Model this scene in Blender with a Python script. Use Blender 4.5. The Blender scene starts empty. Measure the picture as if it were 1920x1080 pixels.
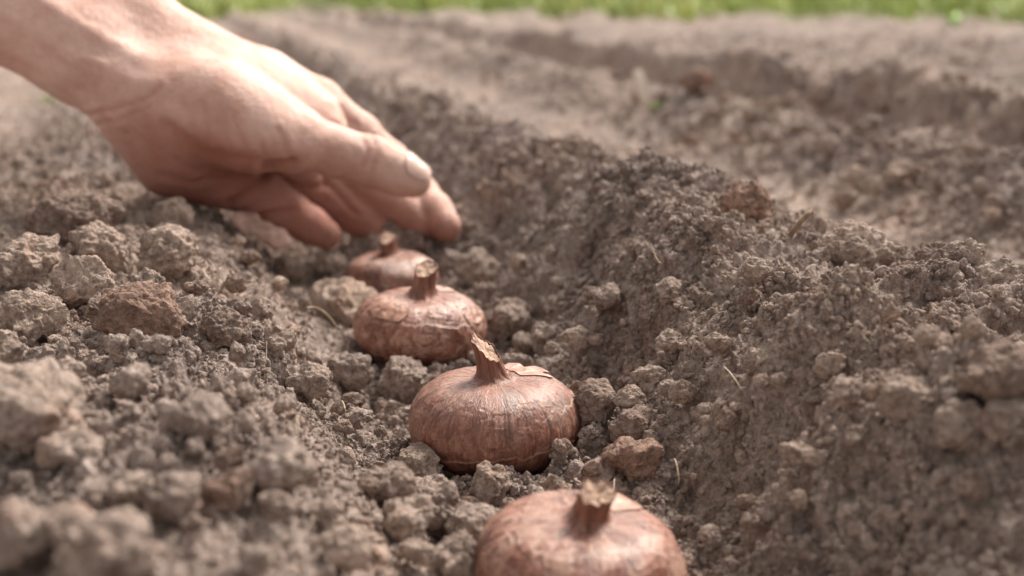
import bpy, math, random
import numpy as np
from mathutils import Vector, Matrix

# ------------------------------------------------------------------ camera, light, exposure
SC = bpy.context.scene
COL = SC.collection
CAM_H = 0.148
PITCH = math.atan(560 / 2666.67)
YAW = math.radians(12.6)
FPX = 2666.67

cam_d = bpy.data.cameras.new('camera')
cam = bpy.data.objects.new('camera', cam_d)
COL.objects.link(cam)
cam_d.lens = 50
cam_d.sensor_width = 36
cam_d.clip_start = 0.01
cam_d.clip_end = 2000
cam.location = (0, 0, CAM_H)
cam.rotation_euler = (math.pi / 2 - PITCH, 0, -YAW)
cam_d.dof.use_dof = True
cam_d.dof.focus_distance = 0.452
cam_d.dof.aperture_fstop = 10.0
cam_d.dof.aperture_blades = 7
SC.camera = cam

SUN_EL = math.radians(50)
SUN_AZ = math.radians(50)          # clockwise from +Y
w = bpy.data.worlds.new('World')
SC.world = w
w.use_nodes = True
wn = w.node_tree.nodes
wl = w.node_tree.links
bg = wn['Background']
sky = wn.new('ShaderNodeTexSky')
sky.sky_type = 'NISHITA'
sky.sun_disc = False
sky.sun_elevation = SUN_EL
sky.sun_rotation = SUN_AZ
sky.air_density = 1.0
sky.dust_density = 4.0
hs = wn.new('ShaderNodeHueSaturation')
hs.inputs['Saturation'].default_value = 0.10
wl.new(sky.outputs[0], hs.inputs['Color'])
tint = wn.new('ShaderNodeMix')
tint.data_type = 'RGBA'; tint.blend_type = 'MULTIPLY'
tint.inputs[0].default_value = 1.0
tint.inputs[7].default_value = (1.0, 0.955, 0.90, 1)
wl.new(hs.outputs[0], tint.inputs[6])
wl.new(tint.outputs[2], bg.inputs['Color'])
bg.inputs['Strength'].default_value = 0.095

sd = bpy.data.lights.new('sun', 'SUN')
sd.energy = 2.7
sd.angle = math.radians(22)
sd.color = (1.0, 0.93, 0.84)
sun = bpy.data.objects.new('sun', sd)
COL.objects.link(sun)
SUNV = Vector((math.cos(SUN_EL) * math.sin(SUN_AZ), math.cos(SUN_EL) * math.cos(SUN_AZ), math.sin(SUN_EL)))
sun.location = SUNV * 5
sun.rotation_euler = SUNV.to_track_quat('Z', 'Y').to_euler()

SC.view_settings.view_transform = 'Standard'
SC.view_settings.look = 'None'
SC.view_settings.exposure = 1.5
SC.view_settings.gamma = 1.0
SC.render.engine = 'CYCLES'

# ------------------------------------------------------------------ camera geometry (for measuring the photo)
_f = np.array([math.sin(YAW) * math.cos(PITCH), math.cos(YAW) * math.cos(PITCH), -math.sin(PITCH)])
_r = np.array([math.cos(YAW), -math.sin(YAW), 0.0])
_u = np.cross(_r, _f)
CAM = np.array([0, 0, CAM_H])


def P(px, py, d):
    return CAM + d * (_f + _r * (px - 960) / FPX - _u * (py - 540) / FPX)


def proj(V):
    q = V - CAM
    z = q @ _f
    return 960 + FPX * (q @ _r) / z, 540 - FPX * (q @ _u) / z, z


# ------------------------------------------------------------------ noise
def _hash(ix, iy, iz, seed):
    h = (ix.astype(np.int64) * 374761393 + iy.astype(np.int64) * 668265263 + iz.astype(np.int64) * 2147483647 + seed * 1274126177) & 0xffffffff
    h = ((h ^ (h >> 13)) * 1274126177) & 0xffffffff
    h = ((h ^ (h >> 16)) * 2246822519) & 0xffffffff
    h = h ^ (h >> 15)
    return (h & 0xffffff).astype(np.float32) / np.float32(0xffffff)


def vnoise(x, y, z, seed=0):
    """value noise in -1..1"""
    x0 = np.floor(x); y0 = np.floor(y); z0 = np.floor(z)
    fx = x - x0; fy = y - y0; fz = z - z0
    fx = fx * fx * (3 - 2 * fx); fy = fy * fy * (3 - 2 * fy); fz = fz * fz * (3 - 2 * fz)
    r = 0
    for dx in (0, 1):
        for dy in (0, 1):
            for dz in (0, 1):
                wgt = (fx if dx else 1 - fx) * (fy if dy else 1 - fy) * (fz if dz else 1 - fz)
                r = r + wgt * _hash(x0 + dx, y0 + dy, z0 + dz, seed)
    return r * 2 - 1


def v2(x, y, seed=0):
    x0 = np.floor(x); y0 = np.floor(y)
    fx = x - x0; fy = y - y0
    fx = fx * fx * (3 - 2 * fx); fy = fy * fy * (3 - 2 * fy)
    z = np.zeros_like(x0)
    return 2 * ((1 - fx) * (1 - fy) * _hash(x0, y0, z, seed) + fx * (1 - fy) * _hash(x0 + 1, y0, z, seed)
                + (1 - fx) * fy * _hash(x0, y0 + 1, z, seed) + fx * fy * _hash(x0 + 1, y0 + 1, z, seed)) - 1


def heap2(x, y, cell, seed, lo=0.3, hi=0.72):
    """height of rounded grains heaped on a plane, grain size about cell"""
    u = x / cell; v = y / cell
    u = u + 0.22 * v2(u * 1.9, v * 1.9, seed + 7) + 0.08 * v2(u * 4.3, v * 4.3, seed + 17)
    v = v + 0.22 * v2(u * 1.9 + 31, v * 1.9, seed + 8) + 0.08 * v2(u * 4.3, v * 4.3 + 9, seed + 18)
    iu = np.floor(u); iv = np.floor(v)
    z0 = np.zeros_like(iu)
    best = np.zeros_like(u)
    for di in (-1, 0, 1):
        for dj in (-1, 0, 1):
            ci = iu + di; cj = iv + dj
            a = _hash(ci, cj, z0, seed); b = _hash(ci, cj, z0 + 1, seed); c = _hash(ci, cj, z0 + 2, seed)
            R = lo + (hi - lo) * c * c
            d2 = (u - ci - a) ** 2 + (v - cj - b) ** 2
            hgt = np.sqrt(np.maximum(R * R - d2, 0)) * (0.7 + 0.6 * a)
            best = np.maximum(best, hgt)
    return best * cell


def heap3(p, cell, seed):
    u = p / cell
    iu = np.floor(u)
    best = np.zeros(len(p))
    for di in (-1, 0, 1):
        for dj in (-1, 0, 1):
            for dk in (-1, 0, 1):
                c = iu + np.array([di, dj, dk])
                j = np.stack([_hash(c[:, 0], c[:, 1], c[:, 2], seed + s) for s in range(4)], 1)
                d2 = ((u - c - j[:, :3]) ** 2).sum(1)
                R = 0.35 + 0.5 * j[:, 3]
                best = np.maximum(best, np.sqrt(np.maximum(R * R - d2, 0)))
    return best * cell


# ------------------------------------------------------------------ ground shape
_px = np.array([-3, -1.3, -1.12, -0.95, -0.78, -0.62, -0.50, -0.40, -0.30, -0.19, -0.145, -0.10, -0.03, 0.000, 0.024, 0.048, 0.064, 0.118,
                0.138, 0.160, 0.180, 0.198, 0.225, 0.262, 0.30, 0.40, 0.43, 0.475, 0.51, 0.555, 0.655, 0.684, 0.74, 0.82, 0.93, 1.02, 1.10, 1.2, 1.3, 1.4, 1.5, 1.6, 1.7, 5])
_pz = np.array([.03, .03, .05, .022, .05, .018, .046, .044, .014, .012, .026, .043, .049, .046, .037, .010, .001, .001,
                .010, .032, .052, .060, .052, .026, .012, .012, .024, .055, .052, .008, .004, .072, .072, .045, .020, .050, .055, .02, .05, .02, .05, .02, .03, .03])
_tx = np.linspace(-3, 5, 8001)
_tz = np.interp(_tx, _px, _pz)
_k = np.exp(-0.5 * (np.arange(-40, 41) / 7.0) ** 2); _k /= _k.sum()
_tz = np.convolve(np.pad(_tz, 40, mode='edge'), _k, mode='valid')


_arc = np.concatenate([[0], np.cumsum(np.hypot(np.diff(_tx), np.diff(_tz)))])
_arc -= np.interp(0, _tx, _arc)


def broad(x, y):
    """the right ridge has a broader top close by"""
    pl = .045 * np.clip((.62 - y) / .1, 0, 1)
    return np.minimum(x, .205) + np.maximum(x - .205 - pl, 0)


def base(x, y):
    x = np.asarray(x, float); y = np.asarray(y, float)
    far = np.clip((y - 1.0) / 2.0, 0, 1)
    wx = x + (0.009 + 0.012 * far) * v2(x / .3 + 5, y / 0.11, 3) + 0.006 * v2(x / .1, y / 0.05, 4)
    wx = wx + 0.012 * np.exp(-((x - .16) / .05) ** 2) * np.exp(-((y - .37) / .05) ** 2)
    z = np.interp(broad(wx, y), _tx, _tz)
    z = np.where(x > 1.02, .036 + .026 * np.sin((wx - 1.02) / .34 * 6.283) * np.clip((x - 1.02) / .1, 0, 1), z)
    amp = 1.0 - 0.5 * np.clip((y - 5) / 4, 0, 1)
    z = 0.03 + (z - 0.03) * amp
    # slumped lobes on the ridge flank, with creases between them
    fl = np.exp(-((x - .185) / .060) ** 2) + .25 * np.exp(-((x + .03) / .05) ** 2)
    z = z + fl * (.022 * np.abs(v2(x / .055 + 2, y / .052, 14)) ** .8 - .008 + .006 * np.abs(v2(x / .022, y / .020, 15)) ** .8)
    z = z + .006 * np.exp(-((x - .235) / .03) ** 2) * np.clip((.62 - y) / .1, 0, 1) * v2(x / .02, y / .02, 26)
    z = z + np.clip((x - .43) / .1, 0, 1) * .014 * v2(x / .09, y / .09, 16)
    z = z + 0.004 * v2(x / .07, y / .07, 11) + 0.0025 * v2(x / .03, y / .03, 12)
    infur = np.exp(-((x - .09) / .05) ** 2)
    # furrow fills up beyond the hand
    z = z + infur * 0.014 * np.clip((y - 0.70) / 0.12, 0, 1)
    for gx, gy, gs, gh in HEAPS:
        z = z + gh * np.exp(-((x - gx) ** 2 + (y - gy) ** 2) / (2 * gs * gs))
    for bq, bb in zip(BP, BULBS):        # earth pushed up round each bulb
        dd = np.hypot(x - bq[0], y - bq[1])
        z = z + (.0045 + .003 * v2(x / .015, y / .015, 44)) * np.exp(-((dd - bb[3] * 1.08) / .0065) ** 2)
    return z


BULBS = [  # px, py, depth, radius, lean x, lean y(toward camera), seed
    (1088, 1062, .345, .0253, 3, 9, 1),
    (928, 787, .458, .0275, -1, 2, 2),
    (788, 612, .589, .0265, 3, 3, 3),
    (733, 522, .722, .0240, -3, 2, 4),
]
BP = [P(b[0], b[1], b[2]) for b in BULBS]
HEAPS = []
for (hx, hy, hd, s, hh) in ((775, 470, .757, .018, .019), (690, 480, .755, .014, .014), (860, 474, .785, .014, .005),
                            (470, 600, .47, .012, .008), (1240, 400, .62, .03, .008), (1500, 480, .56, .03, .006),
                            (1370, 940, .396, .012, -.017), (1490, 820, .41, .024, .013), (1165, 660, .50, .010, -.016), (1235, 590, .52, .018, .011),
                            (1000, 505, .63, .010, -.010), (1110, 440, .66, .022, .009), (1690, 900, .37, .010, -.008)):
    q = P(hx, hy, hd)
    HEAPS.append((q[0], q[1], s, hh))


def pathmask(x):
    a = 1 / (1 + np.exp(-(x - .270) / .010)) * (1 / (1 + np.exp((x - .420) / .010)))
    b = 1 / (1 + np.exp(-(x + .32) / .015)) * (1 / (1 + np.exp((x + .165) / .012)))
    return np.maximum(a, b)


def ground(x0, y0):
    """rough soil surface: grains laid along the slope and standing out along its normal"""
    x0 = np.asarray(x0, float); y = y0 = np.asarray(y0, float)
    r = np.hypot(x0, y0)
    zb = base(x0, y0)
    e_ = .002
    gx = (base(x0 + e_, y0) - base(x0 - e_, y0)) / (2 * e_); gy = (base(x0, y0 + e_) - base(x0, y0 - e_)) / (2 * e_)
    nl = np.sqrt(1 + gx * gx + gy * gy)
    x = x0
    pm = pathmask(broad(x, y) + .02 * v2(x / .06, y / .06, 21)) * (1 - .75 * np.clip((y - .95) / .3, 0, 1))
    slope = np.exp(-((x - .045) / .022) ** 2)                    # smoother, sandy left slope
    fine = np.clip(.5 + 1.1 * v2(x / .045, y / .06, 33), 0, 1)   # patches of fine and of coarse soil
    a = (1 - 0.85 * pm) * (1 - .45 * slope)
    x = np.interp(x0, _tx, _arc)
    z = np.zeros_like(x0)
    pit = np.clip(v2(x / .011, y / .011, 35) * 1.6 + v2(x / .005, y / .005, 36) * .6 - .35, 0, 1)
    z = z - a * .0065 * pit * np.clip(2.5 - r, 0, 1)
    dens = 0.5 + 0.5 * v2(x / .05, y / .05, 31)
    z = z + a * (0.35 + 0.5 * dens) * (1 - .8 * fine) * heap2(x, y, .015, 41, .12, .55) * 0.42
    z = z + a * (1 - .45 * fine) * heap2(x, y, .0075, 51, .12, .66) * 0.62 * np.clip(4 - r, .3, 1)
    rid = 0
    for f_, am_ in ((.016, .0022), (.007, .0013), (.003, .0007), (.0014, .0004)):
        rid = rid + am_ * (1 - 2 * np.abs(v2(x / f_ + 3, y / f_, int(f_ * 1e5)))) * np.clip(1.4 - r * .003 / f_, 0, 1)
    z = z + a * rid
    m = r < 2.2
    zz = z[m]
    xm, ym, rm, am = x[m], y[m], r[m], a[m]
    zz = zz + (0.25 + .75 * am) * heap2(xm, ym, .0038, 61, .12, .72) * 0.85 * np.clip(2.2 - rm, 0, 1)
    m2 = rm < 1.1
    zz[m2] += heap2(xm[m2], ym[m2], .0019, 71, .15, .72) * 0.85 * np.clip((1.1 - rm[m2]) * 3, 0, 1) * (0.5 + .5 * am[m2])
    z[m] = zz
    z = z - 0.006
    far = np.clip((r - 3) / 4, 0, 1)
    z = z + far * .02 * v2(x / .4, y / .4, 77)
    z = z + np.clip((r - 1.2) / 1.5, 0, 1) * heap2(x, y, .045, 78, .1, .55) * .38
    return x0 - z * gx / nl, y0 - z * gy / nl, zb + z / nl, pm


def hit(px, py):
    """where the sight line of a photo pixel meets the ground"""
    d = (_f + _r * (px - 960) / FPX - _u * (py - 540) / FPX)
    t = np.linspace(.15, 6, 6000)
    q = CAM + t[:, None] * d
    below = q[:, 2] < base(q[:, 0], q[:, 1])
    i = int(np.argmax(below)) if below.any() else len(t) - 1
    return q[i], t[i]


# ------------------------------------------------------------------ helpers
def tag(o, label=None, cat=None, group=None, kind=None):
    if label: o['label'] = label
    if cat: o['category'] = cat
    if group: o['group'] = group
    if kind: o['kind'] = kind
    return o


def mesh_np(name, V, F, mat=None, smooth=True):
    V = np.asarray(V, np.float32); F = np.asarray(F, np.int32)
    me = bpy.data.meshes.new(name)
    me.vertices.add(len(V)); me.vertices.foreach_set('co', V.ravel())
    n = F.shape[1]
    me.loops.add(F.size); me.loops.foreach_set('vertex_index', F.ravel())
    me.polygons.add(len(F))
    me.polygons.foreach_set('loop_start', np.arange(0, F.size, n, dtype=np.int32))
    me.polygons.foreach_set('loop_total', np.full(len(F), n, np.int32))
    me.polygons.foreach_set('use_smooth', np.full(len(F), smooth, bool))
    me.update(calc_edges=True)
    me.validate()
    if mat: me.materials.append(mat)
    return me


def link(name, me, parent=None, loc=None):
    o = bpy.data.objects.new(name, me)
    COL.objects.link(o)
    if parent: o.parent = parent
    if loc is not None: o.location = loc
    return o


def grid_faces(nu, nv, wrap_u=False):
    i = np.arange(nu if wrap_u else nu - 1); j = np.arange(nv - 1)
    I, J = np.meshgrid(i, j, indexing='ij')
    I2 = (I + 1) % nu
    return np.stack([I * nv + J, I2 * nv + J, I2 * nv + J + 1, I * nv + J + 1], -1).reshape(-1, 4)


def fattr(me, name, arr):
    a = me.attributes.new(name, 'FLOAT', 'POINT')
    a.data.foreach_set('value', np.asarray(arr, np.float32))


def ico(sub):
    import bmesh
    bm = bmesh.new()
    bmesh.ops.create_icosphere(bm, subdivisions=sub, radius=1.0)
    V = np.array([v.co[:] for v in bm.verts]); F = np.array([[v.index for v in f.verts] for f in bm.faces])
    bm.free()
    return V, F


# ------------------------------------------------------------------ materials
class NT:
    def __init__(s, name):
        s.m = bpy.data.materials.new(name); s.m.use_nodes = True
        s.n = s.m.node_tree.nodes; s.l = s.m.node_tree.links
        s.b = s.n['Principled BSDF']

    def noise(s, vec, scale, detail=4, rough=.6, dist=0):
        t = s.n.new('ShaderNodeTexNoise'); t.inputs['Scale'].default_value = scale
        t.inputs['Detail'].default_value = detail; t.inputs['Roughness'].default_value = rough
        t.inputs['Distortion'].default_value = dist
        if vec: s.l.new(vec, t.inputs['Vector'])
        return t.outputs[0]

    def ramp(s, fac, stops):
        r = s.n.new('ShaderNodeValToRGB')
        e = r.color_ramp.elements
        while len(e) < len(stops): e.new(0.5)
        for k, (p, c) in enumerate(stops):
            e[k].position = p; e[k].color = (*c, 1) if len(c) == 3 else c
        s.l.new(fac, r.inputs[0]); return r.outputs[0]

    def mix(s, a, b, fac, mode='MIX'):
        m = s.n.new('ShaderNodeMix'); m.data_type = 'RGBA'; m.blend_type = mode
        for sock, v in ((m.inputs[0], fac), (m.inputs[6], a), (m.inputs[7], b)):
            if isinstance(v, (int, float)): sock.default_value = v
            elif isinstance(v, tuple): sock.default_value = (*v, 1)
            else: s.l.new(v, sock)
        return m.outputs[2]

    def math(s, op, a, b=0.0, c=None):
        m = s.n.new('ShaderNodeMath'); m.operation = op
        vals = [a, b] + ([c] if c is not None else [])
        for k, v in enumerate(vals):
            if isinstance(v, (int, float)): m.inputs[k].default_value = v
            else: s.l.new(v, m.inputs[k])
        return m.outputs[0]

    def bump(s, h, dist, strength=1.0, prev=None):
        b = s.n.new('ShaderNodeBump'); b.inputs['Distance'].default_value = dist
        b.inputs['Strength'].default_value = strength
        s.l.new(h, b.inputs['Height'])
        if prev: s.l.new(prev, b.inputs['Normal'])
        return b.outputs[0]

    def pos(s): return s.n.new('ShaderNodeNewGeometry').outputs['Position']
    def attr(s, name):
        a = s.n.new('ShaderNodeAttribute'); a.attribute_name = name; return a.outputs['Fac']
    def obj(s): return s.n.new('ShaderNodeTexCoord').outputs['Object']


def soil_mat(name, tintc=(1, 1, 1), ground_attr=False, k=1.0):
    k = k * .93
    t = NT(name)
    p = t.pos()
    big = t.noise(p, 9, 3)
    mid = t.noise(p, 70, 4, .65)
    fin = t.noise(p, 420, 3, .7)
    c1 = t.ramp(mid, [(.30, (.222 * k, .170 * k, .144 * k)), (.5, (.352 * k, .280 * k, .243 * k)), (.72, (.475 * k, .390 * k, .346 * k))])
    c2 = t.ramp(fin, [(.30, (.50, .48, .46)), (.5, (1, 1, 1)), (.72, (1.42, 1.42, 1.42))])
    c = t.mix(c1, c2, 1.0, 'MULTIPLY')
    red = t.ramp(t.noise(p, 33, 3, .6, 1), [(.58, (1, 1, 1)), (.74, (1.06, .93, .87))])
    c = t.mix(c, red, 1.0, 'MULTIPLY')
    bt = t.ramp(big, [(.35, (.90, .90, .92)), (.65, (1.10, 1.06, 1.02))])
    c = t.mix(c, bt, 1.0, 'MULTIPLY')
    if ground_attr:
        dry = t.attr('dry')
        c = t.mix(c, t.mix(c, (1.20, 1.20, 1.19), 1.0, 'MULTIPLY'), dry)
        g = t.attr('grassy')
        c = t.mix(c, (.16, .19, .07), g)
    c = t.mix(c, tintc, 1.0, 'MULTIPLY')
    t.l.new(c, t.b.inputs['Base Color'])
    t.b.inputs['Roughness'].default_value = .95
    t.b.inputs['Specular IOR Level'].default_value = .15
    t.b.inputs['Diffuse Roughness'].default_value = .6
    h = t.noise(p, 1100, 3, .75)
    nb = t.bump(h, .0016, .9)
    h2 = t.noise(p, 330, 3, .6)
    nb = t.bump(h2, .0026, .8, nb)
    t.l.new(nb, t.b.inputs['Normal'])
    return t.m


M_SOIL = soil_mat('soil', ground_attr=True)
M_CRUMB = soil_mat('soil_crumb', k=1.06)
M_CLOD = soil_mat('clod_grey', (1.06, 1.05, 1.03))
M_PALE = soil_mat('clod_pale', (1.20, 1.18, 1.14))
M_RED = soil_mat('clod_reddish', (.88, .74, .67))
M_DARK = soil_mat('clod_dark', (.80, .74, .70))

# ------------------------------------------------------------------ ground sheet
def build_ground():
    th = np.concatenate([np.linspace(-180, -26, 104)[:-1], np.linspace(-26, -11.5, 40)[:-1], np.linspace(-11.5, 36.5, 900),
                         np.linspace(36.5, 52, 42)[1:], np.linspace(52, 180, 86)[1:]])
    th = np.radians(th)
    r = [0.03]
    while r[-1] < 900:
        q = r[-1]
        s = .02 if q < .2 else (.0019 if q < 1.0 else (.0045 if q < 3.2 else (.03 if q < 12 else .12)))
        r.append(q * (1 + s))
    r = np.array(r)
    T, R = np.meshgrid(th, r, indexing='ij')
    x = (R * np.sin(T)).ravel(); y = (R * np.cos(T)).ravel()
    x, y, z, pm = ground(x, y)
    me = mesh_np('soil_ground', np.stack([x, y, z], 1), grid_faces(len(th), len(r))[:, ::-1], M_SOIL)
    fattr(me, 'dry', pm)
    edge = 7.5 - 1.40 * x + .5 * v2(x / .5, y / .5, 5)
    fattr(me, 'grassy', np.clip((y - edge) / .3, 0, 1) * .55)
    o = link('ground', me)
    tag(o, kind='structure')


build_ground()


# ------------------------------------------------------------------ clods
_ICO = {s: ico(s) for s in (3, 4, 5, 6)}


def clod_mesh(name, seed, sub, size, aniso=(1, 1, .8), blocky=.5, mat=None, crumb=1.0):
    rs = np.random.RandomState(seed)
    V, F = _ICO[sub]
    p = V * np.array(aniso)
    for k in range(int(6 + 12 * blocky)):
        n = rs.normal(size=3); n /= np.linalg.norm(n)
        c = rs.uniform(.50, .85) if blocky > 0 else 1
        s = p @ n
        over = np.maximum(s - c, 0)
        p = p - np.outer(over * min(1, blocky * 1.6), n)
    o = rs.uniform(0, 50, 3)
    q = p + o
    d = .20 * vnoise(*(q * 1.7).T, seed) + .10 * vnoise(*(q * 4).T, seed + 1)
    d = d + .04 * vnoise(*(q * 9).T, seed + 2)
    p = p * (1 + d)[:, None]
    sz = size * 1000.0           # mm
    add = np.zeros(len(p))
    q2 = p * size + o
    q2 = q2 + .0006 * np.stack([vnoise(*(q2 / .002 + 3 * a).T, 5 + a) for a in range(3)], 1)
    p = p + (V / np.linalg.norm(V, axis=1)[:, None]) * sum(am_ * (1 - 2 * np.abs(vnoise(*((p * size + o) / f_).T, seed + 9))) for f_, am_ in ((.009, .0013), (.0045, .0009), (.0022, .0005), (.0011, .00025)))[:, None] / size * min(1, size / .008)
    for cell, am in ((.0075, .12), (.0034, .22), (.0016, .45)):
        if cell < size * 1.1 and (sub >= 5 or cell > size * .22):
            add += heap3(q2, cell, seed + int(cell * 1e5)) * am * crumb
    nrm = V / np.linalg.norm(V, axis=1)[:, None]
    p = p * size + nrm * (add - add.mean())[:, None]
    return mesh_np(name, p, F, mat)


def put_clod(px, py, rpx, label, mat=M_CLOD, blocky=.5, aniso=(1, 1, .8), crumb=1.0, seed=None, lift=.35, sub=None, rot=None, name='soil_clod', cat='soil clod', depth=None):
    q, t = hit(px, py + rpx * (.45 if lift < .5 else .9))
    if depth:
        t = depth
        q = P(px, py, t)
    size = rpx * t / FPX
    if sub is None:
        sub = 6 if (rpx > 38 and .33 < t < .62) else 5
    me = clod_mesh(name, (seed if seed is not None else int(px * 7 + py)), sub, size, aniso, blocky, mat, crumb)
    z = float(base(q[0], q[1]))
    o = link(name, me, None, (q[0], q[1], z + size * lift))
    # keep the lump's centre on the sight line it was measured on
    d = (_f + _r * (px - 960) / FPX - _u * (py - 540) / FPX)
    tt = t * 1.0
    c = CAM + d * tt
    o.location = (c[0], c[1], max(c[2] - size * .12, float(base(c[0], c[1])) + size * .02))
    o.rotation_euler = (0, 0, (rot if rot is not None else (px * .37) % 6.28))
    tag(o, label, cat)
    CL.append((c[0], c[1], size))
    return o


CL = []
NAMED = [(1088, 1000, 'nearest bulb'), (928, 780, 'sharply focused bulb'), (788, 610, 'peeling bulb'), (733, 515, 'farthest bulb')]
ro = 'large clods along the furrow'
for a in (
    (62, 488, 72, 'large pale grey clod with craggy top at the left edge below the wrist', M_PALE, .6, (1.1, 1, .75)),
    (150, 530, 62, 'wedge shaped grey clod with a sharp ridge, right of the large pale clod', M_PALE, .9, (1.2, .8, .7)),
    (190, 462, 48, 'small knobbly clod standing behind the wedge shaped clod', M_CLOD, .4, (1, 1, .9)),
    (318, 468, 52, 'rounded crumbly clod on the left bank crest under the palm', M_CLOD, .3, (1.1, 1, .8)),
    (60, 585, 62, 'flat pale clod at the left edge in front of the wedge shaped clod', M_PALE, .7, (1.2, 1, .6)),
    (270, 582, 74, 'reddish brown porous clod on the left bank', M_RED, .35, (1.15, .9, .62)),
    (128, 408, 82, 'broad dark clod on the left bank right under the wrist', M_DARK, .6, (1.3, 1, .6)),
    (332, 398, 36, 'grey block shaped clod right beneath the heel of the hand', M_CLOD, .9, (1, 1, .9)),
    (45, 765, 112, 'big blurred boulder like clod cut by the left edge', M_PALE, .5, (1, 1, .85)),
    (135, 838, 46, 'smooth blurred oval clod below the big left edge boulder', M_PALE, .2, (1.2, 1, .6)),
    (190, 1030, 78, 'large blurred round clod at the bottom left of the photo', M_PALE, .3, (1.1, 1, .8)),
    (40, 1000, 66, 'blurred clod in the bottom left corner', M_CLOD, .3, (1.1, 1, .8)),
    (420, 610, 40, 'dark pitted clod on the left bank beside the reddish porous clod', M_DARK, .2, (1.1, 1, .7)),
    (640, 562, 66, 'large smooth faced clod left of the second farthest bulb', M_PALE, .7, (1.15, .9, .75)),
    (705, 590, 30, 'small clod leaning against the left side of the second farthest bulb', M_CLOD, .6, (1, 1, .9)),
    (660, 697, 42, 'rough grey clod, left of two side by side in the furrow', M_CLOD, .8, (1.1, 1, .75)),
    (752, 708, 48, 'rough cube like clod, right of two side by side above the sharp bulb', M_CLOD, .9, (1, 1, 1)),
    (785, 872, 45, 'pale crumbly clod touching the lower left of the sharp bulb', M_PALE, .6, (1, 1, .85)),
    (728, 912, 44, 'smooth rounded clod lower left of the pale crumbly clod', M_CLOD, .2, (1.1, 1, .8)),
    (815, 948, 46, 'rounded grey clod between the sharp bulb and the bottom edge', M_CLOD, .2, (1, 1, .9)),
    (916, 900, 38, 'crumbly clod directly in front of the sharp bulb', M_CLOD, .3, (1.1, 1, .8)),
    (885, 985, 48, 'blurred clod touching the left side of the nearest bulb', M_CLOD, .3, (1.2, 1, .7)),
    (748, 980, 26, 'small blurred ball of soil left of the nearest bulb', M_CLOD, .1, (1, 1, 1)),
    (862, 1040, 46, 'blurred clod at the bottom edge left of the nearest bulb', M_CLOD, .3, (1, 1, .9)),
    (952, 598, 40, 'smooth round clod right of the second farthest bulb', M_CLOD, .2, (1.1, 1, .85)),
    (897, 503, 36, 'ball like clod right of the farthest bulb', M_CLOD, .2, (1, 1, .95)),
    (1018, 634, 24, 'small upright clod on the furrow floor right of the round clod', M_CLOD, .3, (.8, .8, 1.1)),
    (1112, 750, 40, 'dark crumbly clod touching the right side of the sharp bulb', M_DARK, .4, (1, 1, .95)),
    (1190, 792, 40, 'dark clod with a straw lying on it right of the sharp bulb', M_DARK, .4, (1.1, 1, .8)),
    (1190, 855, 50, 'flat brown clod lower right of the sharp bulb', M_RED, .8, (1.2, 1, .6)),
    (1130, 885, 34, 'small flat clod between the sharp bulb and the flat brown clod', M_CLOD, .8, (1.2, 1, .6)),
    (618, 492, 26, 'small pale grey clod below the little finger', M_PALE, .3, (1, 1, .9)),
    (545, 500, 26, 'small dim clod in the shade left of the pale grey clod', M_CLOD, .4, (1, 1, .8)),
    (1600, 482, 60, 'large smooth round clod on the right ridge top', M_PALE, .25, (1.05, 1, .82)),
    (1757, 512, 48, 'jagged upright clod right of the large round clod on the ridge', M_DARK, .8, (1, .9, .9)),
    (1403, 378, 58, 'dark reddish flat topped clod on the pale path behind the ridge', M_RED, .5, (1.1, .9, .6)),
    (1880, 598, 44, 'crumbly clod on the ridge at the right edge', M_CLOD, .5, (1.1, 1, .8)),
    (1800, 610, 40, 'low clod on the ridge crest below the jagged upright clod', M_CLOD, .5, (1.2, 1, .7)),
    (1700, 745, 44, 'brown clod on the near right bank under the crest', M_CLOD, .4, (1, 1, .8)),
    (1880, 700, 70, 'large blurred clod on the near right bank by the right edge', M_DARK, .4, (1.2, 1, .7)),
    (1800, 790, 45, 'blurred clod, left of a pair on the near right bank', M_CLOD, .2, (1, 1, .9)),
    (1890, 785, 45, 'blurred clod, right of a pair on the near right bank', M_CLOD, .2, (1, 1, .9)),
    (1310, 152, 30, 'brown lump on the far ridge behind the white dry leaf', M_RED, .4, (1.1, 1, .8)),
    (1695, 320, 26, 'pale clod on the rubble slope beyond the path', M_PALE, .5, (1, 1, .8)),
    (1540, 175, 28, 'small clod on the crest of the second ridge', M_CLOD, .5, (1, 1, .8)),
):
    put_clod(a[0], a[1], a[2], a[3], a[4], a[5], a[6], depth={1600: .515, 1757: .495, 1880: .46 if a[1] < 650 else None, 1800: .48 if a[1] < 650 else None}.get(a[0]))
    sh = a[3]
    for cut in (',', ' at ', ' on ', ' right', ' left', ' with ', ' behind', ' in ', ' under', ' touching', ' standing', ' leaning', ' below', ' directly', ' cut ', ' between', ' lower', ' by ', ' beyond', ' top', ' from'):
        sh = sh.split(cut)[0]
    NAMED.append((a[0], a[1], sh))

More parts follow.
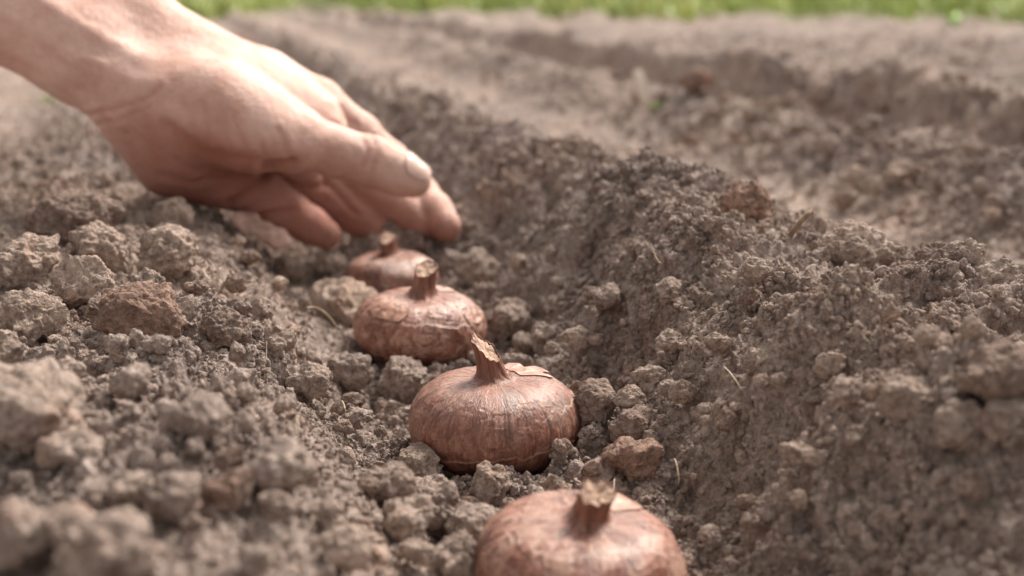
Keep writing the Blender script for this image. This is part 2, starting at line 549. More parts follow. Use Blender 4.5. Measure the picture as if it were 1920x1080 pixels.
# unremarkable lumps: shared shapes, each an object of its own
rnd = random.Random(5)
USED = set()
MATS6 = [(M_CLOD, 'grey brown'), (M_CLOD, 'grey brown'), (M_PALE, 'pale'), (M_CLOD, 'grey brown'), (M_DARK, 'dark'), (M_CLOD, 'grey brown')]
shapes = [clod_mesh('lump_shape', 900 + i, 5, .007, (1 + .3 * rnd.random(), 1, .65 + .3 * rnd.random()), rnd.choice([.2, .5, .8]),
                    MATS6[i % 6][0]) for i in range(12)]
zones = [  # count, px range, py range, label, group
    (55, (430, 1200), (470, 1075), 'loose {} {} soil lump on the furrow floor among the bulbs', 'small soil lumps on the furrow floor', (.4, .95)),
    (22, (0, 480), (400, 1075), 'loose {} {} soil lump on top of the left bank', 'small soil lumps on the left bank', (.4, .9)),
    (26, (1150, 1910), (430, 1075), 'loose {} {} soil lump on the right ridge', 'small soil lumps on the right ridge', (.35, .7)),
    (60, (1050, 1910), (140, 430), 'blurred {} {} soil lump on the far ridges or path', 'blurred soil lumps beyond the ridge', (.5, 1.15)),
]
for n, xr, yr, label, group, (s0, s1) in zones:
    k = 0; tries = 0
    while k < n and tries < 4000:
        tries += 1
        px = rnd.uniform(*xr); py = rnd.uniform(*yr)
        q, t = hit(px, py)
        s = rnd.uniform(s0, s1) * rnd.choice([.6, .8, 1])
        if any(math.hypot(q[0] - b[0], q[1] - b[1]) < bb[3] + .007 * s for b, bb in zip(BP, BULBS)): continue
        if any(math.hypot(q[0] - c[0], q[1] - c[1]) < c[2] * .9 + .006 * s for c in CL): continue
        if group.startswith('blurred') and q[0] < .27: continue
        if rnd.random() < .95 * float(pathmask(broad(q[0], q[1]))): continue
        si = rnd.randrange(12)
        nm = min(NAMED, key=lambda v: math.hypot(v[0] - px, v[1] - py))
        dx_, dy_ = px - nm[0], py - nm[1]
        rel = ('just ' if math.hypot(dx_, dy_) < 75 else 'well ') + (('right of' if dx_ > 0 else 'left of') if abs(dx_) > abs(dy_) * 2 else ('lower ' if dy_ > 0 else 'upper ') + ('right of' if dx_ > 0 else 'left of') if abs(dx_) > abs(dy_) * .5 else ('below' if dy_ > 0 else 'above'))
        label_ = '{} {} soil lump ' + rel + ' the ' + nm[2]
        final = label_.format('tiny' if s < (s0 + s1) * .36 else 'small' if s < (s0 + s1) * .5 else 'largish', MATS6[si % 6][1])
        if final in USED: continue
        USED.add(final)
        o = link('soil_lump', shapes[si], None, (q[0], q[1], float(base(q[0], q[1])) + .0015 + .0020 * s))
        o.scale = (s, s, s)
        o.rotation_euler = (rnd.uniform(-.4, .4), rnd.uniform(-.4, .4), rnd.uniform(0, 6.28))
        tag(o, final, 'soil lump', group)
        CL.append((q[0], q[1], .007 * s))
        k += 1

# ------------------------------------------------------------------ loose crumbs (uncountable)
def build_crumbs():
    protos = []
    for i in range(8):
        me = clod_mesh('crumb_shape', 500 + i, 4, 1.0, (1 + .1 * i % .4, 1, .8), [.3, .6, .9][i % 3], M_CRUMB, 0)
        p = np.empty(len(me.vertices) * 3, np.float32); me.vertices.foreach_get('co', p); p = p.reshape(-1, 3)
        nr = p / np.linalg.norm(p, axis=1)[:, None]
        p = p + nr * (heap3(p + 9 * i, .55, 33 + i) * .35 - .1)[:, None]
        me.vertices.foreach_set('co', p.ravel().astype(np.float32)); me.update()
        protos.append(me)
    rs = np.random.RandomState(3)
    pts = []; sc = []
    for n, lo, hi, rmax in ((130000, .0005, .0014, .85), (26000, .0013, .0028, 1.3), (5000, .0026, .0045, 2.4)):
        r = np.sqrt(rs.uniform(.2 ** 2, rmax ** 2, n * 3)); a = np.radians(rs.uniform(-16, 41, n * 3))
        x = r * np.sin(a); y = r * np.cos(a)
        keep = rs.rand(n * 3) < np.clip(.55 + .9 * v2(x / .03, y / .03, 91), .08, 1) * (1 - .6 * pathmask(x))
        x = x[keep][:n]; y = y[keep][:n]
        s = lo + (hi - lo) * rs.rand(len(x)) ** 2.2
        for b, bb in zip(BP, BULBS):
            ok = np.hypot(x - b[0], y - b[1]) > bb[3] * .86 + s
            x = x[ok]; y = y[ok]; s = s[ok]
        x, y, z, _ = ground(x, y)
        pts.append(np.stack([x, y, z + s * .25], 1)); sc.append(s)
    pts = np.concatenate(pts); sc = np.concatenate(sc)
    me = bpy.data.meshes.new('crumb_points')
    me.vertices.add(len(pts)); me.vertices.foreach_set('co', pts.astype(np.float32).ravel())
    fattr(me, 'csize', sc)
    a = me.attributes.new('crot', 'FLOAT_VECTOR', 'POINT')
    a.data.foreach_set('vector', rs.uniform(0, 6.28, (len(pts), 3)).astype(np.float32).ravel())
    a = me.attributes.new('cidx', 'INT', 'POINT')
    a.data.foreach_set('value', rs.randint(0, len(protos), len(pts)).astype(np.int32))
    o = link('soil_crumbs', me)
    tag(o, 'fine loose soil crumbs strewn over the furrow and banks', 'soil', kind='stuff')
    ng = bpy.data.node_groups.new('scatter', 'GeometryNodeTree')
    ng.interface.new_socket('Geometry', in_out='INPUT', socket_type='NodeSocketGeometry')
    ng.interface.new_socket('Geometry', in_out='OUTPUT', socket_type='NodeSocketGeometry')
    N = ng.nodes; L = ng.links
    gi = N.new('NodeGroupInput'); go = N.new('NodeGroupOutput')
    iop = N.new('GeometryNodeInstanceOnPoints')
    g2i = N.new('GeometryNodeGeometryToInstance')
    for me_p in reversed(protos):
        po = bpy.data.objects.new('crumb_shape', me_p)
        oi = N.new('GeometryNodeObjectInfo'); oi.inputs[0].default_value = po
        L.new(oi.outputs['Geometry'], g2i.inputs[0])
    L.new(gi.outputs[0], iop.inputs['Points'])
    L.new(g2i.outputs[0], iop.inputs['Instance'])
    iop.inputs['Pick Instance'].default_value = True

    def na(name, typ):
        n = N.new('GeometryNodeInputNamedAttribute'); n.data_type = typ; n.inputs[0].default_value = name
        return n.outputs[0]
    L.new(na('cidx', 'INT'), iop.inputs['Instance Index'])
    L.new(na('csize', 'FLOAT'), iop.inputs['Scale'])
    L.new(na('crot', 'FLOAT_VECTOR'), iop.inputs['Rotation'])
    L.new(iop.outputs[0], go.inputs[0])
    md = o.modifiers.new('scatter', 'NODES'); md.node_group = ng


build_crumbs()


# ------------------------------------------------------------------ bulbs
def bulb_mat(k=1.0, grey_k=.6, pale=0.0):
    t = NT('bulb_skin')
    k = k * .62
    o = t.obj()
    ang = t.n.new('ShaderNodeSeparateXYZ'); t.l.new(o, ang.inputs[0])
    r = t.math('SQRT', t.math('ADD', t.math('MULTIPLY', ang.outputs[0], ang.outputs[0]), t.math('ADD', t.math('MULTIPLY', ang.outputs[1], ang.outputs[1]), 1e-6)))
    cx = t.math('DIVIDE', ang.outputs[0], r); cy = t.math('DIVIDE', ang.outputs[1], r)
    comb = t.n.new('ShaderNodeCombineXYZ')
    t.l.new(cx, comb.inputs[0]); t.l.new(cy, comb.inputs[1]); t.l.new(t.math('MULTIPLY', t.math('SUBTRACT', ang.outputs[2], r), 9), comb.inputs[2])
    mer = comb.outputs[0]
    fib = t.noise(mer, 22, 5, .7)
    fib2 = t.noise(mer, 60, 3, .7)
    patch = t.noise(o, 75, 4, .62, .6)
    patch2 = t.noise(o, 190, 5, .7, .3)
    c = t.ramp(fib, [(.28, (.14 * k, .045 * k, .030 * k)), (.45, (.34 * k, .128 * k, .085 * k)), (.60, (.52 * k, .245 * k, .170 * k)), (.76, (.78 * k, .46 * k, .35 * k))])
    grey = t.ramp(patch, [(.53, (0, 0, 0)), (.66, (1, 1, 1))])
    c = t.mix(c, (.105, .085, .075), t.math('MULTIPLY', grey, grey_k))
    pl = t.ramp(t.noise(o, 120, 5, .65, 1.2), [(.50, (0, 0, 0)), (.56, (1, 1, 1))])
    c = t.mix(c, (.44, .275, .21), t.math('MULTIPLY', pl, pale))
    red = t.ramp(patch2, [(.50, (0, 0, 0)), (.68, (1, 1, 1))])
    c = t.mix(c, (.12, .034, .022), t.math('MULTIPLY', red, .6))
    lay = t.attr('layer')
    c = t.mix(c, t.mix(c, (.62, .50, .46), 1.0, 'MULTIPLY'), lay)
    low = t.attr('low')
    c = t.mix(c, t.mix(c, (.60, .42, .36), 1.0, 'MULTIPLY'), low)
    edge = t.attr('edge')
    c = t.mix(c, (.40, .26, .19), t.math('MULTIPLY', edge, .55))
    crk = t.attr('crack')
    c = t.mix(c, (.09, .035, .025), t.math('MULTIPLY', crk, .75))
    dust = t.ramp(t.noise(o, 900, 4, .75), [(.55, (0, 0, 0)), (.66, (1, 1, 1))])
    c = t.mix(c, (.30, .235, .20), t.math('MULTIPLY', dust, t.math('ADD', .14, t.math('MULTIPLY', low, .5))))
    t.l.new(c, t.b.inputs['Base Color'])
    rr = t.ramp(patch2, [(.3, (.22, .22, .22)), (.7, (.50, .50, .50))])
    t.l.new(rr, t.b.inputs['Roughness'])
    t.b.inputs['Specular IOR Level'].default_value = .5
    t.b.inputs['Coat Weight'].default_value = .05
    t.b.inputs['Coat Roughness'].default_value = .25
    nb = t.bump(fib2, .0005, .7)
    nb = t.bump(fib, .0009, .7, nb)
    nb = t.bump(patch2, .0007, .5, nb)
    t.l.new(nb, t.b.inputs['Normal'])
    return t.m


def simple_mat(name, c1, c2, scale=300, rough=.6, bump=.0005, stretch=None, spec=.3, sss=0, trans=0):
    t = NT(name)
    v = t.obj()
    if stretch:
        mp = t.n.new('ShaderNodeMapping'); mp.inputs['Scale'].default_value = stretch
        t.l.new(v, mp.inputs[0]); v = mp.outputs[0]
    n = t.noise(v, scale, 4, .65)
    t.l.new(t.ramp(n, [(.32, c1), (.68, c2)]), t.b.inputs['Base Color'])
    t.b.inputs['Roughness'].default_value = rough
    t.b.inputs['Specular IOR Level'].default_value = spec
    if bump: t.l.new(t.bump(n, bump, .8), t.b.inputs['Normal'])
    return t.m


M_BULBS = [bulb_mat(1.1, .5, .6), bulb_mat(1.0, .65, .28), bulb_mat(1.1, .4, .75), bulb_mat(.95, .5, .5)]
M_NECK = simple_mat('neck_fibre', (.075, .027, .019), (.28, .13, .09), 500, .5, .0009, (1, 1, .12))
M_CUT = simple_mat('cut_pith', (.22, .13, .09), (.46, .32, .24), 700, .8, .0008)
M_FLAP = simple_mat('papery_skin', (.15, .063, .043), (.38, .22, .16), 260, .45, .0006)


def bulb_r_profile(v, c):
    """v 0 (bottom) .. 1 (top, at the neck base): radius factor and height"""
    th = -math.pi / 2 + v * math.pi
    rr = np.cos(th); zz = np.sin(th)
    rr = np.sign(rr) * np.abs(rr) ** .80
    return rr, zz


def make_bulb(i, px, py, depth, R, lx, ly, seed, label):
    rs = np.random.RandomState(seed * 13)
    c = R * .60
    root = bpy.data.objects.new('flower_bulb', None)
    COL.objects.link(root)
    root.empty_display_size = .01
    q = P(px, py, depth)
    root.location = q
    root.rotation_euler = (math.radians(ly), math.radians(lx), rs.uniform(-.3, .3))
    tag(root, label, 'flower bulb', 'flower bulbs planted in a row along the furrow')
    nu, nv = 360, 220
    u = np.linspace(0, 2 * math.pi, nu, endpoint=False); v = np.linspace(0.01, .987, nv)
    U, Vv = np.meshgrid(u, v, indexing='ij')
    rr, zz = bulb_r_profile(Vv, c)
    cu, su = np.cos(U), np.sin(U)
    k3 = lambda a, b, s: vnoise(cu * a + 7 * seed, su * a, Vv * b, s + 100 * seed)
    disp = .030 * k3(1.3, 1.5, 1) + .012 * k3(4, 2, 2) + .005 * k3(14, 3, 3) + .0035 * k3(34, 5, 4)
    # meridional creases
    crack = np.zeros_like(U)
    for k in range(11):
        a0 = rs.uniform(0, 2 * math.pi); wob = .10 * vnoise(Vv * 5, Vv * 0 + k, Vv * 0, 50 + k)
        da = np.angle(np.exp(1j * (U - a0 - wob)))
        g = np.exp(-(da / .016) ** 2) * np.clip((Vv - rs.uniform(.35, .6)) * 12, 0, 1) * np.clip((rs.uniform(.8, .97) - Vv) * 14, 0, 1)
        crack = np.maximum(crack, g * rs.uniform(.4, 1))
    disp -= .012 * crack
    # papery layers ending in ragged edges
    layer = np.zeros_like(U); edge = np.zeros_like(U)
    for k, (v0, am) in enumerate(((.40, .022), (.635, .014), (.80, .016))):
        bnd = v0 + am * 3.2 * k3(1.6, 0.01, 20 + k) + .018 * k3(8, .01, 30 + k) + .008 * k3(26, .01, 40 + k)
        s = (bnd - Vv)
        st = 1 / (1 + np.exp(-np.clip(s / .0022, -40, 40)))
        sel = np.clip(.5 + 1.6 * k3(1.2, .01, 60 + k), 0, 1) if k else 1
        disp += .013 * st * sel
        edge = np.maximum(edge, np.exp(-((s - .004) / .0045) ** 2) * sel)
        crack = np.maximum(crack, np.exp(-((s + .004) / .0035) ** 2) * .8 * sel)
        if k == 1: layer = st * sel * .0
    # torn patches where the outermost paper has come away
    pk = (1.0, .55, 1.2, 1.0)[i]
    fld = k3(3.2, 9, 90) + .45 * k3(9, 22, 91) + .18 * k3(24, 60, 92)
    for thr, hgt in ((.28, .010), (-.42, .008)):
        sd = fld - thr
        disp += hgt * pk / (1 + np.exp(-np.clip(sd / .012, -40, 40))) * (np.abs(Vv - .6) < .33)
        edge = np.maximum(edge, pk * .8 * np.exp(-((sd - .02) / .03) ** 2) * (np.abs(Vv - .6) < .33))
        crack = np.maximum(crack, pk * np.exp(-((sd + .02) / .022) ** 2) * (np.abs(Vv - .6) < .33))
    layer = np.clip((-fld - .25) * 4, 0, 1) * pk
    rad = R * rr * (1 + disp)
    z = c * zz * (1 + disp)
    # dimple round the neck, then flare up into it
    top = np.clip((Vv - .84) / .147, 0, 1)
    z = z - R * .12 * np.exp(-(rr / .50) ** 2) * (Vv > .5)
    nr = R * .165
    flare = np.exp(-np.maximum(rad - nr, 0) / (R * .06)) * (Vv > .5)
    z = z + flare * R * .12
    rad = np.where(Vv > .5, np.maximum(rad, nr * (.86 + .14 * np.cos(5 * U))), rad)
    # flattened, slightly sunken underside
    z = np.where(Vv < .25, np.maximum(z, -c * .93), z)
    Pm = np.stack([rad * cu, rad * su, z], -1).reshape(-1, 3)
    me = mesh_np('bulb_body', Pm, grid_faces(nu, nv, True), M_BULBS[i])
    fattr(me, 'layer', layer.ravel()); fattr(me, 'edge', edge.ravel()); fattr(me, 'crack', crack.ravel())
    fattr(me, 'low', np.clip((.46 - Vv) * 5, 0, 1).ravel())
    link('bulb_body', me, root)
    # neck: ribbed, leaning tube with a slanting ragged cut
    ns, nh = 96, 60
    hN = R * (.42, .46, .50, .46)[i]
    wN = R * (.155, .165, .185, .185)[i]
    lean = ((.02, -.10), (-.10, -.02), (.04, 0), (-.02, 0))[i]
    a = np.linspace(0, 2 * math.pi, ns, endpoint=False); hh = np.linspace(0, 1, nh)
    A, H = np.meshgrid(a, hh, indexing='ij')
    z0 = c * .72
    slant = (-.25 * np.cos(A) if i == 1 else .10 * np.cos(A)) + .14 * np.sin(A) + .06 * vnoise(np.cos(A) * 3 + seed, np.sin(A) * 3, A * 0, 5) + .025 * vnoise(np.cos(A) * 9 + seed, np.sin(A) * 9, A * 0, 15)
    ribs = 1 + .08 * np.cos(2 * A + seed) + .05 * np.cos(3 * A + 1) + .10 * vnoise(np.cos(A) * 5, np.sin(A) * 5, H * 1.2, 6 + seed) + .03 * vnoise(np.cos(A) * 12, np.sin(A) * 12, H * 1.5, 8)
    taper = 1.25 * np.exp(-H * 5.5) + .90 - .06 * H + .10 * H ** 4
    ra = wN * ribs * taper
    zz2 = z0 + hN * H * (1 + slant * H)
    X = ra * np.cos(A) + lean[0] * R * H ** 1.3; Y = ra * np.sin(A) + lean[1] * R * H ** 1.3
    NV = np.stack([X, Y, zz2], -1).reshape(-1, 3)
    nk = link('neck', mesh_np('neck', NV, grid_faces(ns, nh, True), M_NECK), root)
    sol = nk.modifiers.new('s', 'SOLIDIFY'); sol.thickness = R * .010; sol.offset = 1
    # cut face, set just inside the rim
    nr_ = 14
    cfa = []
    for j in range(nr_):
        f = (j + .001) / (nr_ - 1) * .98
        ring = NV.reshape(ns, nh, 3)[:, -1]
        cen = ring.mean(0)
        pr = cen + (ring - cen) * f
        pr[:, 2] -= R * (.014 + .020 * (1 - f)) - R * .012 * vnoise(pr[:, 0] * 900, pr[:, 1] * 900, pr[:, 0] * 0, 4)
        cfa.append(pr)
    cf = np.stack(cfa, 1).reshape(-1, 3)
    link('cut_face', mesh_np('cut_face', cf, grid_faces(ns, nr_, True), M_CUT), nk)
    # loose papery flap lifting off the shoulder
    for (fa0, fa1, fv0, fv1, lift_) in (((.15, 1.35, .74, .93, .05),), ((.1, 1.2, .76, .93, .06),),
                                       ((3.4, 4.3, .64, .80, .035), (5.4, 6.1, .60, .72, .03), (.3, 1.1, .80, .92, .05)), ((5.0, 5.9, .62, .80, .05),))[i]:
        na_, nb_ = 60, 30
        fa = np.linspace(fa0, fa1, na_); fv = np.linspace(0, 1, nb_)
        FA, FV = np.meshgrid(fa, fv, indexing='ij')
        s_ = (FA - fa0) / (fa1 - fa0)
        lo_v = fv0 + (fv1 - fv0) * (.15 + .35 * vnoise(s_ * 5, s_ * 0 + seed, s_ * 0, 9) + .12 * vnoise(s_ * 17, s_ * 0, s_ * 0, 10)) * (1) + .12 * (2 * s_ - 1) ** 2 * (fv1 - fv0)
        VV_ = lo_v + (fv1 - lo_v) * FV
        iu = (np.round(FA / (2 * math.pi) * nu).astype(int)) % nu
        iv = np.clip(np.round((VV_ - .01) / (.977) * (nv - 1)).astype(int), 0, nv - 1)
        bp = Pm.reshape(nu, nv, 3)[iu, iv]
        out = bp / np.linalg.norm(bp, axis=-1)[..., None]
        up = R * (.012 + lift_ * (1 - FV) ** 2 * (.5 + .5 * vnoise(s_ * 6, s_ * 0 + 3, s_ * 0, 12)) + .006 * vnoise(s_ * 20, FV * 3, s_ * 0, 13))
        fp = (bp + out * up[..., None]).reshape(-1, 3)
        fo = link('skin_flap', mesh_np('skin_flap', fp, grid_faces(na_, nb_), M_FLAP), root)
        sm = fo.modifiers.new('sm', 'SMOOTH'); sm.factor = .5; sm.iterations = 3
        so = fo.modifiers.new('s', 'SOLIDIFY'); so.thickness = .00022
    return root


for i, (b, lab) in enumerate(zip(BULBS, (
        'nearest blurred red brown bulb, cut off by the bottom edge',
        'sharply focused red brown bulb with slanted cut neck and lifted papery skin',
        'peeling pinkish brown bulb with thick neck, just behind the sharp one',
        'farthest bulb, half buried under the fingertips'))):
    make_bulb(i, *b, lab)


# ------------------------------------------------------------------ hand
def smin(a, b, k):
    h = np.clip(.5 + .5 * (b - a) / k, 0, 1)
    return b + (a - b) * h - k * h * (1 - h)


def cone(p, a, b, ra, rb):
    ab = b - a
    t = np.clip(((p - a) @ ab) / (ab @ ab), 0, 1)
    return np.linalg.norm(p - a - t[:, None] * ab, axis=1) - (ra + (rb - ra) * t)


def chain(p, pts, k):
    d = None
    for (a, ra), (b, rb) in zip(pts[:-1], pts[1:]):
        e = cone(p, a, b, ra, rb)
        d = e if d is None else smin(d, e, k)
    return d


mm = .001
def C(*l):
    return [(P(x, y, d), r * mm) for (x, y, d, r) in l]


FORE = [C((-330, -205, .70, 31), (-60, -20, .69, 27), (150, 95, .685, 22.5), (262, 182, .685, 19.5)),
        C((-250, -330, .715, 31), (20, -120, .71, 29), (215, 28, .705, 24), (345, 128, .705, 21)),
        ]
PALM = [C((262, 182, .685, 19.5), (330, 270, .695, 18), (440, 336, .712, 13.5)),      # ulnar edge
        C((300, 160, .70, 20), (400, 250, .715, 16), (510, 300, .728, 12.5)),
        C((330, 135, .705, 20), (460, 190, .725, 16), (566, 248, .738, 12.5)),
        C((345, 128, .705, 21), (490, 158, .728, 15.5), (596, 194, .742, 12.8)),
        C((300, 178, .682, 17), (400, 205, .672, 21.5), (470, 240, .675, 18), (548, 262, .684, 14.5)),  # thenar
        C((380, 152, .700, 19), (480, 190, .706, 17.5), (560, 222, .716, 14.5), (606, 240, .722, 11.5)),   # web of the thumb
        C((270, 225, .683, 15), (330, 300, .688, 14.5), (395, 335, .70, 12)),              # hypothenar
        ]
THUMB = C((440, 205, .682, 17), (550, 258, .688, 14.2), (625, 283, .697, 11.9), (698, 303, .702, 11.9), (745, 325, .704, 10.8), (775, 337, .705, 9.0))
INDEX = C((596, 194, .742, 12.8), (672, 252, .757, 11.2), (728, 304, .772, 11.2), (782, 366, .764, 11.2), (812, 398, .755, 10.2), (835, 424, .747, 8.4))
MIDDLE = C((566, 248, .738, 12.5), (645, 314, .746, 11.8), (700, 358, .752, 11.4), (750, 390, .753, 11.2), (786, 418, .752, 9.6))
RING = C((510, 300, .728, 12.8), (578, 348, .736, 11.6), (618, 372, .743, 10.8), (668, 404, .749, 10.0), (706, 430, .750, 8.6))
PINKY = C((440, 336, .712, 14), (500, 374, .716, 12.0), (538, 398, .720, 10.6), (580, 422, .726, 9.4), (612, 440, .730, 7.6))


def hand_sdf(p):
    palm = None
    for ch in FORE + PALM:
        d = chain(p, ch, .012)
        palm = d if palm is None else smin(palm, d, .014)
    th = chain(p, THUMB, .004)
    A = smin(palm, th, .007)
    tot = A
    for f in (INDEX, MIDDLE, RING, PINKY):
        e = chain(p, f, .0035)
        B = smin(palm, e, .0045)
        tot = smin(tot, B, .0007)
    return tot


def hand_grad(p, e=.0004):
    g = np.stack([hand_sdf(p + np.eye(3)[k] * e) - hand_sdf(p - np.eye(3)[k] * e) for k in range(3)], 1)
    return g / np.maximum(np.linalg.norm(g, axis=1), 1e-9)[:, None]


def surface_nets(vals, org, h):
    nx, ny, nz = vals.shape
    s = vals < 0
    acc = np.zeros((nx - 1, ny - 1, nz - 1, 3), np.float32); cnt = np.zeros((nx - 1, ny - 1, nz - 1), np.float32)
    corners = [(i, j, k) for i in (0, 1) for j in (0, 1) for k in (0, 1)]
    sl = lambda c: vals[c[0]:nx - 1 + c[0], c[1]:ny - 1 + c[1], c[2]:nz - 1 + c[2]]
    for a in corners:
        for ax in range(3):
            if a[ax]: continue
            b = list(a); b[ax] = 1
            va = sl(a); vb = sl(b)
            m = (va < 0) != (vb < 0)
            t = np.where(m, va / np.where(m, va - vb, 1), 0)
            for q in range(3):
                acc[..., q] += np.where(m, a[q] + (t if q == ax else 0), 0)
            cnt += m
    act = cnt > 0
    idx = -np.ones(act.shape, np.int64); idx[act] = np.arange(act.sum())
    ijk = np.argwhere(act)
    V = (ijk + acc[act] / cnt[act][:, None]) * h + org
    F = []
    for ax in range(3):
        o1, o2 = [(1, 2), (2, 0), (0, 1)][ax]
        sa = [slice(1, -1)] * 3; sa[ax] = slice(0, -1)
        sb = [slice(1, -1)] * 3; sb[ax] = slice(1, None)
        a = s[tuple(sa)]; b = s[tuple(sb)]
        for flip, m in ((False, a & ~b), (True, ~a & b)):
            e = np.argwhere(m)
            off = np.ones(3, int); off[ax] = 0
            e = e + off
            def cell(d1, d2):
                q = e.copy(); q[:, o1] += d1; q[:, o2] += d2
                return idx[q[:, 0], q[:, 1], q[:, 2]]
            f = np.stack([cell(-1, -1), cell(0, -1), cell(0, 0), cell(-1, 0)], 1)
            F.append(f[:, ::-1] if flip else f)
    F = np.concatenate(F)
    return V, F[(F >= 0).all(1)]


def skin_mat():
    t = NT('skin')
    p = t.obj()
    mott = t.noise(p, 55, 4, .6)
    fine = t.noise(p, 260, 4, .6)
    c = t.ramp(mott, [(.32, (.445, .272, .222)), (.5, (.505, .335, .284)), (.68, (.555, .392, .342))])
    c = t.mix(c, t.ramp(fine, [(.3, (.94, .92, .91)), (.7, (1.04, 1.04, 1.04))]), 1.0, 'MULTIPLY')
    red = t.attr('palm_red_shade')
    c = t.mix(c, (.28, .098, .068), t.math('MULTIPLY', red, .76))  # reddish palm skin, with the shade on the palm side painted in
    cr = t.attr('crease')
    c = t.mix(c, (.30, .11, .08), t.math('MULTIPLY', cr, .5))
    dr = t.ramp(t.noise(p, 160, 5, .7), [(.46, (0, 0, 0)), (.62, (1, 1, 1))])
    c = t.mix(c, (.20, .13, .095), t.math('MULTIPLY', t.math('MULTIPLY', dr, t.attr('dirt')), .75))
    t.l.new(c, t.b.inputs['Base Color'])
    t.b.inputs['Roughness'].default_value = .62
    t.b.inputs['Specular IOR Level'].default_value = .14
    t.b.inputs['Subsurface Weight'].default_value = .25
    t.b.inputs['Subsurface Radius'].default_value = (1, .35, .2)
    t.b.inputs['Subsurface Scale'].default_value = .004
    v = t.n.new('ShaderNodeTexVoronoi'); v.inputs['Scale'].default_value = 900
    t.l.new(p, v.inputs['Vector'])
    nb = t.bump(v.outputs[0], .0004, .7)
    nb = t.bump(t.noise(p, 700, 3, .6), .0004, .6, nb)
    nb = t.bump(fine, .0011, .7, nb)
    t.l.new(nb, t.b.inputs['Normal'])
    return t.m


def polydist(X, Y, pts):
    best = np.full(len(X), 1e9)
    for (ax, ay), (bx, by) in zip(pts[:-1], pts[1:]):
        L2 = (bx - ax) ** 2 + (by - ay) ** 2
        t = np.clip(((X - ax) * (bx - ax) + (Y - ay) * (by - ay)) / L2, 0, 1)
        best = np.minimum(best, np.hypot(X - ax - t * (bx - ax), Y - ay - t * (by - ay)))
    return best


